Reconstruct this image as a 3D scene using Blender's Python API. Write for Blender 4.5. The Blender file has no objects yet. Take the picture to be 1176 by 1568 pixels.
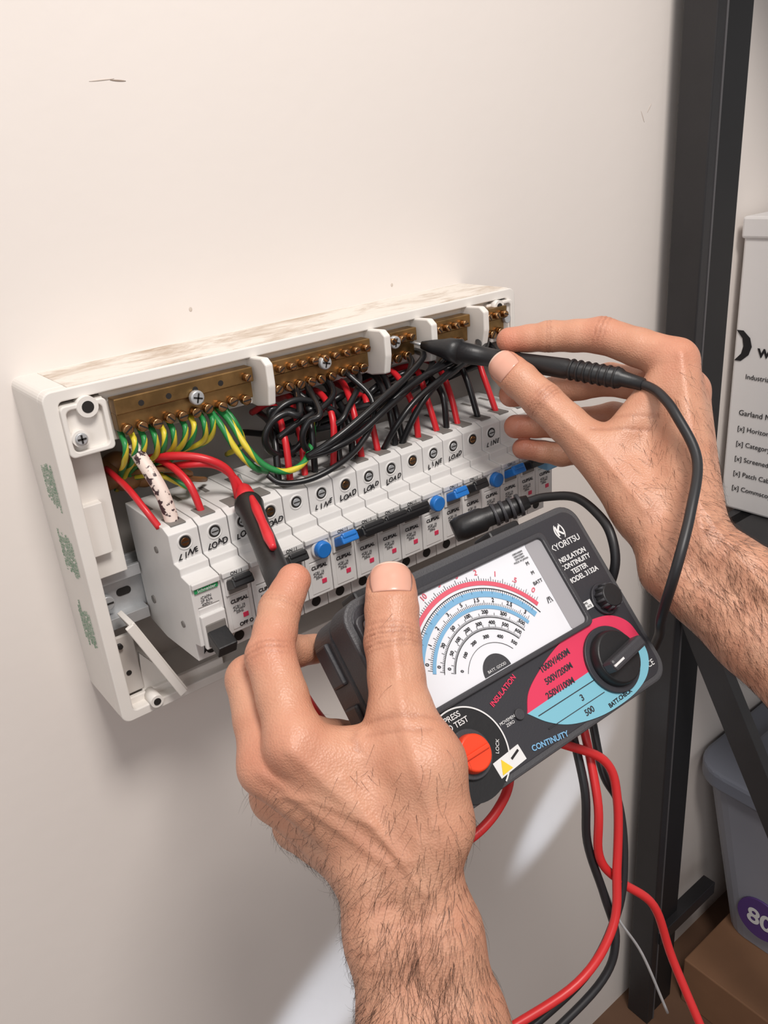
import bpy, bmesh, math, random
import numpy as np
from mathutils import Vector, Matrix, Euler
random.seed(7); rng=np.random.default_rng(5)
SC=bpy.context.scene
try:
    SC.view_settings.view_transform='Standard'
except Exception: pass

# ------------------------------------------------------------------ materials
def lin(c):
    o=[]
    for v in c:
        v=v/255.0
        o.append(v/12.92 if v<=.04045 else ((v+.055)/1.055)**2.4)
    return (o[0],o[1],o[2],1.0)
def mat(name,rgb,rough=.5,metal=0.,var=0.,vscale=30.,bump=0.,bscale=200.,coat=0.,spec=None,rgb2=None,ramp=(.35,.65)):
    m=bpy.data.materials.new(name);m.use_nodes=True
    nt=m.node_tree;b=nt.nodes['Principled BSDF']
    b.inputs['Base Color'].default_value=lin(rgb)
    b.inputs['Roughness'].default_value=rough;b.inputs['Metallic'].default_value=metal
    if coat: b.inputs['Coat Weight'].default_value=coat
    if spec is not None: b.inputs['Specular IOR Level'].default_value=spec
    tc=nt.nodes.new('ShaderNodeTexCoord')
    if var or rgb2:
        n=nt.nodes.new('ShaderNodeTexNoise');n.inputs['Scale'].default_value=vscale;n.inputs['Detail'].default_value=5
        nt.links.new(tc.outputs['Object'],n.inputs['Vector'])
        r=nt.nodes.new('ShaderNodeValToRGB')
        c1=lin(rgb);c2=lin(rgb2) if rgb2 else tuple([x*(1-var) for x in c1[:3]]+[1])
        r.color_ramp.elements[0].position=ramp[0];r.color_ramp.elements[1].position=ramp[1]
        r.color_ramp.elements[0].color=c2;r.color_ramp.elements[1].color=c1
        nt.links.new(n.outputs['Fac'],r.inputs['Fac']);nt.links.new(r.outputs['Color'],b.inputs['Base Color'])
    if bump:
        n=nt.nodes.new('ShaderNodeTexNoise');n.inputs['Scale'].default_value=bscale;n.inputs['Detail'].default_value=4
        nt.links.new(tc.outputs['Object'],n.inputs['Vector'])
        bp=nt.nodes.new('ShaderNodeBump');bp.inputs['Strength'].default_value=bump;bp.inputs['Distance'].default_value=.001
        nt.links.new(n.outputs['Fac'],bp.inputs['Height']);nt.links.new(bp.outputs['Normal'],b.inputs['Normal'])
    return m
M_wall=mat('wall_paint',(229,221,215),.7,var=.03,vscale=2.5,bump=.2,bscale=60)
M_scuff=mat('scuff',(200,188,178),.8)
M_scuff2=mat('scuff_dark',(150,134,122),.8)
M_floor=mat('floor_wood',(112,82,62),.6,var=.3,vscale=8)
M_encl=mat('enclosure_plastic',(228,223,217),.42,var=.05,vscale=25)
M_enclin=mat('enclosure_inner_plastic',(200,194,188),.5,var=.12,vscale=30)
M_mcb=mat('breaker_plastic',(218,216,214),.4,var=.05,vscale=40)
M_mcb2=mat('breaker_seam',(120,116,112),.6)
M_blk=mat('black_plastic',(30,30,32),.42,bump=.1,bscale=400)
M_blk2=mat('dark_grey_plastic',(60,60,64),.45,bump=.15,bscale=900)
M_case=mat('case_plastic',(72,72,75),.5,bump=.25,bscale=900)
M_face=mat('face_plastic',(50,50,55),.42,bump=.1,bscale=900)
M_brass=mat('brass',(162,128,82),.38,.9,var=.4,vscale=70,bump=.15,bscale=100)
M_screw=mat('brass_screw',(182,138,96),.3,1.,var=.4,vscale=300)
M_steel=mat('zinc_steel',(196,198,200),.38,.45,var=.15,vscale=80)
M_hole=mat('terminal_hole',(30,26,24),.7)
M_red=mat('red_wire',(200,36,44),.35)
M_redp=mat('red_plastic',(208,42,52),.38)
M_wblk=mat('black_wire',(24,24,26),.32)
M_cblk=mat('black_cable_rubber',(34,34,37),.45)
M_cred=mat('red_cable_rubber',(210,46,48),.4)
M_green=mat('green_wire',(42,132,70),.4)
M_yel=mat('yellow_wire',(214,196,60),.4)
M_wht=mat('white_print',(218,218,218),.6)
M_tube=mat('spotted_white_sleeve',(226,208,198),.5,rgb2=(62,42,46),vscale=230,ramp=(.41,.46))
M_brown=mat('brown_sealant',(150,104,62),.5,var=.4,vscale=60)
M_blue=mat('blue_toggle',(38,116,196),.35)
M_grn=mat('green_label',(40,150,90),.4)
M_ink=mat('black_ink',(22,20,24),.6)
M_inkg=mat('grey_ink',(90,90,92),.6)
M_gtext=mat('green_label_text',(130,162,138),.6)
M_dial=mat('dial_plate',(226,227,233),.18,coat=.6)
M_dialg=mat('dial_grey_strip',(158,156,160),.3)
M_pink=mat('dial_pink',(214,92,110),.4)
M_blueA=mat('dial_blue',(120,170,206),.4)
M_regr=mat('range_red',(214,56,90),.45)
M_regb=mat('range_blue',(122,182,200),.45)
M_btn=mat('orange_button',(236,70,36),.35)
M_yelp=mat('warning_yellow',(232,196,50),.5)
M_post=mat('black_steel',(38,37,39),.45,bump=.1,bscale=300,var=.2,vscale=20)
M_poste=mat('black_steel_edge',(84,82,84),.4)
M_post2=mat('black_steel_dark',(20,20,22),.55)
M_cart=mat('white_carton',(226,223,222),.6,var=.03,vscale=8)
M_tub=mat('grey_plastic_tub',(146,148,158),.35,var=.08,vscale=6)
M_tublid=mat('tub_lid',(124,128,140),.3)
M_purp=mat('purple_sticker',(84,58,120),.5)
M_card=mat('cardboard',(132,95,68),.8,var=.15,vscale=10)
M_nail=mat('nail',(216,162,142),.3,coat=.2)
M_nailtip=mat('nail_edge',(226,196,180),.35)
M_hair=mat('arm_hair',(62,42,32),.5)
M_dust=mat('dusty_plastic',(224,216,206),.6)
nt=M_dust.node_tree;b=nt.nodes['Principled BSDF'];tc=nt.nodes.new('ShaderNodeTexCoord')
mp=nt.nodes.new('ShaderNodeMapping');mp.inputs['Scale'].default_value=(16,42,1)
n=nt.nodes.new('ShaderNodeTexNoise');n.inputs['Scale'].default_value=1.;n.inputs['Detail'].default_value=10;n.inputs['Roughness'].default_value=.7;n.inputs['Distortion'].default_value=.4
r=nt.nodes.new('ShaderNodeValToRGB');r.color_ramp.elements[0].position=.48;r.color_ramp.elements[1].position=.68
r.color_ramp.elements[0].color=lin((224,217,208));r.color_ramp.elements[1].color=lin((172,150,128))
nt.links.new(tc.outputs['Object'],mp.inputs['Vector']);nt.links.new(mp.outputs['Vector'],n.inputs['Vector'])
nt.links.new(n.outputs['Fac'],r.inputs['Fac']);nt.links.new(r.outputs['Color'],b.inputs['Base Color'])
def skin_mat():
    m=bpy.data.materials.new('skin');m.use_nodes=True;nt=m.node_tree;b=nt.nodes['Principled BSDF']
    at=nt.nodes.new('ShaderNodeAttribute');at.attribute_name='Col'
    tc=nt.nodes.new('ShaderNodeTexCoord')
    n=nt.nodes.new('ShaderNodeTexNoise');n.inputs['Scale'].default_value=60;n.inputs['Detail'].default_value=6
    nt.links.new(tc.outputs['Object'],n.inputs['Vector'])
    mx=nt.nodes.new('ShaderNodeMixRGB');mx.blend_type='MULTIPLY';mx.inputs['Fac'].default_value=1
    rr=nt.nodes.new('ShaderNodeValToRGB');rr.color_ramp.elements[0].position=.3;rr.color_ramp.elements[1].position=.7
    rr.color_ramp.elements[0].color=(.91,.84,.82,1);rr.color_ramp.elements[1].color=(1,1,1,1)
    nt.links.new(n.outputs['Fac'],rr.inputs['Fac'])
    nt.links.new(at.outputs['Color'],mx.inputs['Color1']);nt.links.new(rr.outputs['Color'],mx.inputs['Color2'])
    nt.links.new(mx.outputs['Color'],b.inputs['Base Color'])
    b.inputs['Roughness'].default_value=.45
    b.inputs['Subsurface Weight'].default_value=.12;b.inputs['Subsurface Scale'].default_value=.004
    b.inputs['Subsurface Radius'].default_value=(1,.35,.2)
    v=nt.nodes.new('ShaderNodeTexVoronoi');v.inputs['Scale'].default_value=900
    n2=nt.nodes.new('ShaderNodeTexNoise');n2.inputs['Scale'].default_value=260;n2.inputs['Detail'].default_value=5
    nt.links.new(tc.outputs['Object'],v.inputs['Vector']);nt.links.new(tc.outputs['Object'],n2.inputs['Vector'])
    ad=nt.nodes.new('ShaderNodeMath');ad.operation='ADD'
    nt.links.new(v.outputs['Distance'],ad.inputs[0]);nt.links.new(n2.outputs['Fac'],ad.inputs[1])
    bp=nt.nodes.new('ShaderNodeBump');bp.inputs['Strength'].default_value=.28;bp.inputs['Distance'].default_value=.0007
    nt.links.new(ad.outputs[0],bp.inputs['Height']);nt.links.new(bp.outputs['Normal'],b.inputs['Normal'])
    return m
M_skin=skin_mat()

# ------------------------------------------------------------------ builders
def link(o,parent=None):
    bpy.context.collection.objects.link(o)
    if parent is not None: o.parent=parent
    return o
def empty(name,loc=(0,0,0),rot=(0,0,0)):
    o=bpy.data.objects.new(name,None);o.location=loc;o.rotation_euler=rot;o.empty_display_size=.05
    return link(o)
def catmull(pts,n=8):
    P=[np.array(p,float) for p in pts]
    if len(P)<3: return [P[0]+(P[1]-P[0])*t for t in np.linspace(0,1,n+1)]
    P=[2*P[0]-P[1]]+P+[2*P[-1]-P[-2]];out=[]
    for i in range(1,len(P)-2):
        for k in range(n):
            t=k/n;a,b,c,d=P[i-1:i+3]
            out.append(.5*((2*b)+(-a+c)*t+(2*a-5*b+4*c-d)*t*t+(-a+3*b-3*c+d)*t**3))
    out.append(P[-2]);return out
def rrpts(cx,cy,w,h,r,n=6):
    P=[]
    for (sx,sy,a0) in ((1,1,0),(-1,1,90),(-1,-1,180),(1,-1,270)):
        for k in range(n+1):
            a=math.radians(a0+90*k/n);P.append((cx+sx*(w/2-r)+r*math.cos(a),cy+sy*(h/2-r)+r*math.sin(a)))
    return P
class MB:
    def __init__(s): s.bm=bmesh.new();s.mats=[]
    def mi(s,m):
        if m not in s.mats: s.mats.append(m)
        return s.mats.index(m)
    def _merge(s,t,m,M=None,smooth=False):
        if M is not None: bmesh.ops.transform(t,matrix=M,verts=t.verts)
        i=s.mi(m)
        for f in t.faces: f.material_index=i;f.smooth=smooth
        me=bpy.data.meshes.new('t');t.to_mesh(me);t.free();s.bm.from_mesh(me);bpy.data.meshes.remove(me)
    def box(s,lo,hi,m,bev=.0005,M=None,seg=2):
        t=bmesh.new();bmesh.ops.create_cube(t,size=1)
        lo=Vector(lo);hi=Vector(hi);c=(lo+hi)/2;d=hi-lo
        for v in t.verts: v.co=Vector((v.co.x*d.x,v.co.y*d.y,v.co.z*d.z))+c
        bev=min(bev,min(abs(d.x),abs(d.y),abs(d.z))*.45)
        if bev>0: bmesh.ops.bevel(t,geom=t.edges[:],offset=bev,segments=seg,profile=.5,affect='EDGES')
        s._merge(t,m,M)
    def cyl(s,a,b,r,m,r2=None,seg=20,bev=0,M=None):
        a=Vector(a);b=Vector(b);d=b-a
        t=bmesh.new();bmesh.ops.create_cone(t,cap_ends=True,segments=seg,radius1=r,radius2=r if r2 is None else r2,depth=d.length)
        if bev>0:
            es=[e for e in t.edges if abs(e.verts[0].co.z-e.verts[1].co.z)<1e-7]
            bmesh.ops.bevel(t,geom=es,offset=bev,segments=2,profile=.5,affect='EDGES')
        Q=d.to_track_quat('Z','Y').to_matrix().to_4x4()
        T=Matrix.Translation((a+b)/2)@Q
        if M is not None: T=M@T
        i0=len(s.bm.faces);s._merge(t,m,T)
        s.bm.faces.ensure_lookup_table()
        for f in s.bm.faces[i0:]:
            if len(f.verts)==4: f.smooth=True
    def sph(s,c,r,m,sc=(1,1,1),M=None):
        t=bmesh.new();bmesh.ops.create_uvsphere(t,u_segments=16,v_segments=10,radius=r)
        T=Matrix.Translation(c)@Matrix.Diagonal((*sc,1))
        s._merge(t,m,T if M is None else M@T,True)
    def prism(s,poly,x0,x1,m,bev=.0004,M=None,axis='X'):
        t=bmesh.new()
        if axis=='X':
            A=[t.verts.new((x0,p[0],p[1])) for p in poly];B=[t.verts.new((x1,p[0],p[1])) for p in poly]
        else:
            A=[t.verts.new((p[0],p[1],x0)) for p in poly];B=[t.verts.new((p[0],p[1],x1)) for p in poly]
        t.faces.new(A);t.faces.new(B[::-1]);n=len(poly)
        for i in range(n): t.faces.new((A[i],B[i],B[(i+1)%n],A[(i+1)%n]))
        bmesh.ops.recalc_face_normals(t,faces=t.faces[:])
        if bev>0: bmesh.ops.bevel(t,geom=t.edges[:],offset=bev,segments=2,profile=.5,affect='EDGES',clamp_overlap=True)
        s._merge(t,m,M)
    def rr(s,cx,cy,w,h,r,z0,z1,m,bev=.0005,M=None):
        s.prism(rrpts(cx,cy,w,h,r),z0,z1,m,bev,M,'Z')
    def ring(s,outer,inner,z0,z1,m,M=None):
        t=bmesh.new();n=len(outer)
        O0=[t.verts.new((*p,z0)) for p in outer];O1=[t.verts.new((*p,z1)) for p in outer]
        I0=[t.verts.new((*p,z0)) for p in inner];I1=[t.verts.new((*p,z1)) for p in inner]
        for i in range(n):
            j=(i+1)%n
            t.faces.new((O0[i],O0[j],O1[j],O1[i]));t.faces.new((I0[i],I1[i],I1[j],I0[j]))
            t.faces.new((O1[i],O1[j],I1[j],I1[i]));t.faces.new((O0[i],I0[i],I0[j],O0[j]))
        bmesh.ops.recalc_face_normals(t,faces=t.faces[:])
        es=[e for e in t.edges if abs(e.verts[0].co.z-e.verts[1].co.z)<1e-7 and e.verts[0].co.z>min(z0,z1)+1e-6 and e.calc_face_angle(0)>.5]
        bmesh.ops.bevel(t,geom=es,offset=.0008,segments=2,profile=.5,affect='EDGES')
        s._merge(t,m,M)
    def arc(s,cx,cy,r0,r1,a0,a1,z,m,n=40,h=.0002,M=None):
        P=[]
        for k in range(n+1):
            a=math.radians(a0+(a1-a0)*k/n);P.append((cx+r1*math.cos(a),cy+r1*math.sin(a)))
        if r0>0:
            for k in range(n,-1,-1):
                a=math.radians(a0+(a1-a0)*k/n);P.append((cx+r0*math.cos(a),cy+r0*math.sin(a)))
        s.prism(P,z-h,z,m,0,M,'Z')
    def tube(s,pts,r,m,seg=10,n=8,m2=None,caps=True,k2=3,twist=.35,spline=True,M=None):
        if spline:
            P=catmull(pts,n)
            if not np.isscalar(r):
                rp=np.interp(np.linspace(0,len(pts)-1,len(P)),range(len(pts)),r)
            else: rp=[r]*len(P)
        else:
            P=[np.array(p,float) for p in pts];rp=[r]*len(P) if np.isscalar(r) else r
        t=bmesh.new();rings=[];T=[]
        for i in range(len(P)):
            d=P[min(i+1,len(P)-1)]-P[max(i-1,0)];T.append(d/(np.linalg.norm(d)+1e-12))
        u=np.cross(T[0],[.3,.5,.8]);u/=np.linalg.norm(u)
        for i,p in enumerate(P):
            u=u-T[i]*(u@T[i]);u/=np.linalg.norm(u);v=np.cross(T[i],u)
            tw=i*(twist if m2 else 0)
            rings.append([t.verts.new(p+rp[i]*(math.cos(2*math.pi*j/seg+tw)*u+math.sin(2*math.pi*j/seg+tw)*v)) for j in range(seg)])
        fs2=[]
        for i in range(len(P)-1):
            for j in range(seg):
                f=t.faces.new((rings[i][j],rings[i][(j+1)%seg],rings[i+1][(j+1)%seg],rings[i+1][j]))
                if m2 and j<k2: fs2.append(len(t.faces)-1)
        if caps: t.faces.new(rings[0][::-1]);t.faces.new(rings[-1])
        i0=len(s.bm.faces);s._merge(t,m,M,True)
        if m2:
            s.bm.faces.ensure_lookup_table();k=s.mi(m2)
            for q in fs2: s.bm.faces[i0+q].material_index=k
    def obj(s,name,parent=None):
        me=bpy.data.meshes.new(name);s.bm.to_mesh(me);s.bm.free()
        for m in s.mats: me.materials.append(m)
        return link(bpy.data.objects.new(name,me),parent)
def text(name,body,size,loc,rot,m,parent,off=0.,shear=0.,al='CENTER',sx=1.,ls=1.):
    c=bpy.data.curves.new(name,'FONT');c.body=body;c.size=size;c.offset=off;c.shear=shear;c.align_x=al;c.align_y='CENTER';c.extrude=.00008
    c.space_line=ls;c.materials.append(m)
    o=bpy.data.objects.new(name,c);o.location=loc;o.rotation_euler=rot;o.scale=(sx,1,1)
    return link(o,parent)
mm=lambda L:[tuple(v/1000 for v in p) for p in L]
XZ=Matrix.Rotation(math.pi/2,4,'X')

# ------------------------------------------------------------------ room
b=MB();b.box((-2.2,0,-.93),(2.6,.1,1.7),M_wall,0);wall=b.obj('wall_back')
b=MB()
for (x,z,w_,h_,a,m_) in ((.104,.3855,.0050,.0005,4,M_scuff2),(.094,.3860,.0080,.0004,-4,M_scuff),(.30,.236,.0012,.0014,0,M_scuff),(.62,.345,.006,.0005,60,M_scuff),(.63,.352,.005,.0005,-50,M_scuff),(.125,.2465,.0012,.0016,0,M_scuff)):
    T=Matrix.Translation((x,-.0001,z))@Matrix.Rotation(math.radians(a),4,'Y')@Matrix.Diagonal((w_,.0002,h_,1))
    t=bmesh.new();bmesh.ops.create_uvsphere(t,u_segments=12,v_segments=8,radius=1);b._merge(t,m_,T,True)
b.obj('scuff_marks',wall)
b=MB();b.box((-2.2,-2.6,-.98),(2.6,.0,-.93),M_floor,0);b.obj('floor')

# ------------------------------------------------------------------ distribution board
board=empty('electrical_distribution_board')
W,H,D=.3777,.2263,.06
b=MB()
b.ring(rrpts(W/2,H/2,W,H,.006),rrpts(W/2,H/2,W-.012,H-.012,.004),0,.0521,M_encl,XZ)
b.ring(rrpts(W/2,H/2,W-.0003,H-.0003,.006),rrpts(W/2,H/2,W-.017,H-.014,.003),.052,.060,M_encl,XZ)
b.box((.004,-.006,.004),(W-.004,-.0005,H-.004),M_enclin,0)
b.box((.016,-.0575,H-.0002),(W-.006,-.003,H+.0004),M_dust,.0002)
b.box((.008,-.0585,.186),(.0345,-.050,.217),M_encl,.001)
b.ring(rrpts(.0215,.2015,.027,.031,.003),rrpts(.0215,.2015,.021,.025,.003),.0575,.0625,M_encl,XZ)
b.cyl((.0155,-.064,.197),(.0155,-.055,.197),.005,M_encl);b.cyl((.0155,-.0655,.197),(.0155,-.062,.197),.0036,M_steel,bev=.0006)
b.box((.0130,-.0659,.1965),(.0180,-.0650,.1975),M_hole,0);b.box((.0150,-.0659,.1945),(.0160,-.0650,.1995),M_hole,0)
b.cyl((.0235,-.0635,.214),(.0235,-.055,.214),.0062,M_encl);b.cyl((.0235,-.0638,.214),(.0235,-.063,.214),.0035,M_hole)
b.box((W-.030,-.0585,.186),(W-.008,-.050,.217),M_encl,.001)
b.ring(rrpts(W-.014,.203,.018,.030,.003),rrpts(W-.014,.203,.013,.025,.003),.0575,.0625,M_encl,XZ)
b.cyl((W-.014,-.0655,.204),(W-.014,-.058,.204),.0036,M_steel,bev=.0006)
b.cyl((W-.021,-.0635,.2145),(W-.021,-.055,.2145),.005,M_encl);b.cyl((W-.021,-.0638,.2145),(W-.021,-.063,.2145),.0028,M_hole)
b.box((.007,-.046,.100),(.030,-.043,.184),M_encl,.0006)
b.box((.0065,-.052,.118),(.022,-.040,.152),M_encl,.0006)
T=Matrix.Translation((.0300,-.058,.043))@Matrix.Rotation(math.radians(-21.5),4,'Y')
b.box((-.0018,-.012,-.034),(.0018,.010,.034),M_encl,.0005,T)
b.box((-.0050,-.0135,-.034),(.0005,-.0105,.034),M_encl,.0005,T)
b.prism([(.020,.010),(.044,.010),(.024,.040)],.045,.049,M_encl,.0004,XZ,'Z')
b.box((.008,-.052,.006),(.080,-.048,.012),M_encl,.0008)
b.box((.0085,-.05,.014),(.022,-.047,.058),M_enclin,.0008)
b.cyl((.024,-.0635,.0085),(.024,-.05,.0085),.0045,M_encl);b.cyl((.024,-.0640,.0085),(.024,-.063,.0085),.0025,M_hole)
b.cyl((.012,-.0525,.052),(.012,-.04,.052),.0018,M_hole);b.cyl((.014,-.0505,.03),(.014,-.04,.03),.0018,M_hole)
for (x,z,r) in ((.036,.158,.012),(.050,.152,.010),(.045,.163,.009),(.062,.150,.009)): b.sph((x,-.022,z),r,M_brown,(1.1,1,.9))
b.obj('enclosure',board)
for k,(z,nl) in enumerate(((.165,6),(.118,7),(.065,6))):
    body="\n".join("".join(random.choice("abcdefghinorstu e") for _ in range(random.randint(12,20))) for _ in range(nl))
    text('side_label_%d'%k,body,.0042,(-.0004,-.034,z),(math.radians(90),math.radians(90),math.radians(-90)),M_gtext,board,ls=.95)
b=MB();SY=Matrix.Diagonal((1,1.4,1,1))
b.prism([(-.012,.060),(-.012,.064),(-.022,.064),(-.022,.093),(-.012,.093),(-.012,.097),(-.010,.097),(-.010,.060)],.008,.366,M_steel,.0003,SY)
b.prism([(-.026,.058),(-.028,.058),(-.028,.066),(-.020,.066),(-.020,.064),(-.026,.064)],.008,.040,M_steel,.0002,SY)
b.prism([(-.026,.099),(-.028,.099),(-.028,.091),(-.020,.091),(-.020,.093),(-.026,.093)],.008,.040,M_steel,.0002,SY)
b.rr(.0285,.079,.010,.0055,.0026,.0300,.0313,M_hole,0,XZ)
b.cyl((.015,-.037,.077),(.015,-.028,.077),.0050,M_steel,bev=.0006)
b.box((.0112,-.0375,.0765),(.0188,-.0365,.0775),M_hole,0)
b.obj('din_rail',board)
bars=[(.038,.130),(.142,.225),(.236,.268),(.280,.322),(.332,.362)]
b=MB()
def slotscrew(b,x,y,z,r,m,ang,proud=.003):
    b.cyl((x,y,z),(x,y-proud,z),r,m,bev=r*.25,seg=16)
    T=Matrix.Translation((x,y-proud,z))@Matrix.Rotation(ang,4,'Y')
    b.box((-r*.85,-.0002,-r*.14),(r*.85,.0004,r*.14),M_hole,0,T)
for (x0,x1) in bars:
    b.box((x0,-.066,.2055),(x1,-.056,.2150),M_brass,.0006)
    b.box((x0+.0005,-.063,.1945),(x1-.0005,-.054,.2053),M_brass,.0006)
    n=int((x1-x0)/.0088)
    for i in range(n):
        x=x0+.005+i*.0088
        if x>x1-.003: break
        slotscrew(b,x,-.063,.1955+random.uniform(-.0008,.0008),.0033,M_screw,random.uniform(-1,1),random.uniform(.003,.006))
        if x0>.1 or i>8:
            slotscrew(b,x+.002,-.066,.2095,.0026,M_screw,random.uniform(-1,1),.005)
        elif i%2: b.cyl((x+.002,-.0662,.2095),(x+.002,-.065,.2095),.0018,M_hole)
for (x,z) in ((.088,.2050),(.184,.2065),(.245,.2085)):
    b.cyl((x,-.066,z),(x,-.0705,z),.0046,M_steel,bev=.001)
    for a in (0,math.pi/2):
        T=Matrix.Translation((x,-.0705,z))@Matrix.Rotation(a+.3,4,'Y');b.box((-.003,-.0003,-.0005),(.003,.0004,.0005),M_hole,0,T)
b.obj('terminal_bars',board)
b=MB()
for x in (.1355,.2310,.2745,.3270):
    P=[(-.046,.219),(-.074,.2205),(-.079,.217),(-.079,.203),(-.076,.190),(-.060,.187),(-.046,.188)]
    b.prism(P,x-.0028,x+.0028,M_encl,.0010)
b.box((.034,-.054,.188),(.365,-.050,.2185),M_encl,.0006)
b.obj('bar_holders',board)
PITCH=.0198;X0=.041;N=16
b=MB()
prof=[(-.034,.054),(-.034,.140),(-.092,.140),(-.099,.137),(-.099,.1185),(-.1065,.1175),(-.1065,.1125),(-.1170,.1110),(-.1170,.0680),(-.1080,.0660),(-.1080,.0535),(-.060,.050)]
for i in range(N):
    x=X0+i*PITCH
    b.prism(prof,x+.0003,x+PITCH-.0003,M_mcb,.0006)
    xc=x+PITCH/2
    b.ring(rrpts(xc,.1300,.0105,.0105,.0050),rrpts(xc,.1300,.0078,.0078,.0038),.0985,.0996,M_mcb,XZ)
    b.cyl((xc,-.0993,.1300),(xc,-.096,.1300),.0038,M_hole)
    b.cyl((xc,-.0997,.1300),(xc,-.0975,.1300),.0026,M_steel if i%3 else M_screw)
    b.box((xc-.0022,-.1000,.1297),(xc+.0022,-.0990,.1303),M_hole,0)
    b.box((xc-.005,-.094,.1395),(xc+.005,-.080,.1404),M_mcb2,.0002)
    b.box((xc-.0042,-.060,.1395),(xc-.001,-.048,.1403),M_mcb2,.0002)
    b.cyl((xc,-.1083,.0595),(xc,-.1060,.0595),.0036,M_hole)
    b.box((xc-.0068,-.1174,.0705),(xc+.0068,-.1168,.0930),M_mcb,.0003)
    b.box((xc-.0070,-.1172,.0938),(xc+.0070,-.1169,.0941),M_mcb2,0)
    if i!=0: b.box((xc+.001,-.1179,.0765),(xc+.0045,-.1172,.0795),M_regr,0)
    b.box((x+.0008,-.1195,.1075),(x+PITCH-.0008,-.1160,.1112),M_mcb,.0006)
b.cyl((.0405,-.05,.075),(.0415,-.05,.075),.0028,M_mcb2);b.cyl((.0405,-.075,.12),(.0415,-.075,.12),.0022,M_mcb2);b.cyl((.0405,-.095,.075),(.0415,-.095,.075),.0022,M_mcb2)
def lever(i,m,z=.101,w=.012,dx=0,up=1):
    xc=X0+(i+.5)*PITCH+dx
    b.box((xc-.008,-.1185,z-.0065),(xc+.008,-.1165,z+.006),M_mcb,.0006)
    b.box((xc-.0065,-.1190,z-.0055),(xc+.0065,-.1170,z+.005),M_mcb2,.0006)
    T=Matrix.Translation((xc,-.118,z))@Matrix.Rotation(math.radians(-28*up),4,'X')
    b.box((-w/2,-.0120,-.0026),(w/2,.002,.0034),m,.0010,T)
    b.box((-w/2+.001,-.0130,.0010),(w/2-.001,-.009,.0046),m,.0010,T)
for i in (1,3,11,14): lever(i,M_blk,w=.014)
for i in (6,7,8): lever(i,M_blk,w=.0188)
b.box((X0+6.1*PITCH,-.1295,.1025),(X0+8.9*PITCH,-.124,.1080),M_blk,.001)
for i in (5,10,13): lever(i,M_blue,w=.013)
for i in (4,9,12):
    xc=X0+(i+.62)*PITCH
    b.cyl((xc,-.116,.102),(xc,-.1235,.102),.0056,M_blue,bev=.001);b.cyl((xc,-.116,.102),(xc,-.1190,.102),.0070,M_mcb,bev=.0006)
b.box((X0+PITCH*15.1,-.128,.096),(X0+PITCH*15.8,-.117,.106),M_blueA,.001)
b.box((.0432,-.1181,.1040),(.0585,-.1170,.1070),M_grn,.0002)
b.box((.0465,-.1195,.0840),(.0570,-.1170,.0868),M_grn,.0004)
b.box((.0435,-.1200,.0660),(.0595,-.1165,.0890),M_mcb,.0008)
b.box((.0450,-.1206,.0675),(.0585,-.1165,.0830),M_mcb2,.0008)
T=Matrix.Translation((.0518,-.119,.0740))@Matrix.Rotation(math.radians(25),4,'X');b.box((-.0064,-.014,-.0045),(.0064,.002,.0045),M_blk,.001,T)
b.obj('circuit_breakers',board)
RX=(math.radians(90),0,0)
hand_=["LINE","LOAD","LOAD","LOAD","","LINE","LOAD","LOAD","LOAD","","LINE","LOAD","","LINE","",""]
for i in range(N):
    xc=X0+(i+.5)*PITCH
    if hand_[i]:
        for k,ch in enumerate(hand_[i]):
            text('marker_%d_%d'%(i,k),ch,.0050+random.uniform(-.0005,.0008),(xc+(k-1.5)*.0036+random.uniform(-.0003,.0003),-.1001,.1220+(k-1.5)*.0004+random.uniform(-.0006,.0006)),(math.radians(90),math.radians(random.uniform(-20,8)),0),M_ink,board,off=.00014,shear=random.uniform(.1,.5),sx=.95)
    if i>0:
        text('brand_%d'%i,"CLIPSAL",.0034,(xc,-.1178,.0895),RX,M_ink,board,off=.00008)
        text('spec_%d'%i,"4CB1 16\nAC240V\n50Hz",.0024,(xc-.001,-.1178,.0835),RX,M_inkg,board,ls=.8)
        if i not in (4,9,12): text('on_%d'%i,"ON / I",.0030,(xc,-.1198,.1093),RX,M_ink,board)
text('brand_0',"Schneider",.0031,(.0509,-.1183,.1055),RX,M_wht,board)
text('spec_0',"iC60N\n2P 63A\n400V~",.0026,(.0500,-.1173,.0975),RX,M_inkg,board,ls=.9)
text('off_0',"OFF O",.0034,(.073,-.1178,.0725),RX,M_ink,board,off=.0001)
text('mark_b',"B",.008,(.0475,-.1083,.0600),RX,M_ink,board,off=.0003,shear=.2)
# wires
b=MB()
def wtop(i,dx=0): return (X0+(i+.5)*PITCH+dx,-.086,.137)
def w(pts,m,r=.0021,m2=None): b.tube(pts,r,m,seg=8,n=7,m2=m2)
for k,x in enumerate((.041,.047,.053,.060,.066,.072,.080,.086,.093,.099)):
    w([(x,-.056,.193),(x-.002,-.066,.186),(x-.003+random.uniform(-.004,.004),-.058,.173),(x*.6+.018,-.035,.160),(x*.5+.022,-.02,.145)],(M_green if k%3!=1 else M_yel),.0019,(M_yel if k%3!=1 else M_green))
w([(.105,-.056,.193),(.107,-.068,.186),(.110,-.080,.170),(.118,-.086,.156),(.130,-.090,.1490),(.145,-.090,.151),(.160,-.080,.161),(.174,-.060,.172)],M_green,.0022,M_yel)
w([(.100,-.056,.193),(.101,-.068,.184),(.105,-.076,.168),(.114,-.080,.154),(.128,-.07,.145)],M_green,.0022,M_yel)
w([(.110,-.056,.193),(.113,-.066,.180),(.118,-.060,.165),(.120,-.03,.15)],M_green,.0020,M_yel)
w([(.046,-.058,.182),(.0475,-.070,.172),(.050,-.080,.157),wtop(0)],M_tube,.0046)
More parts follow.
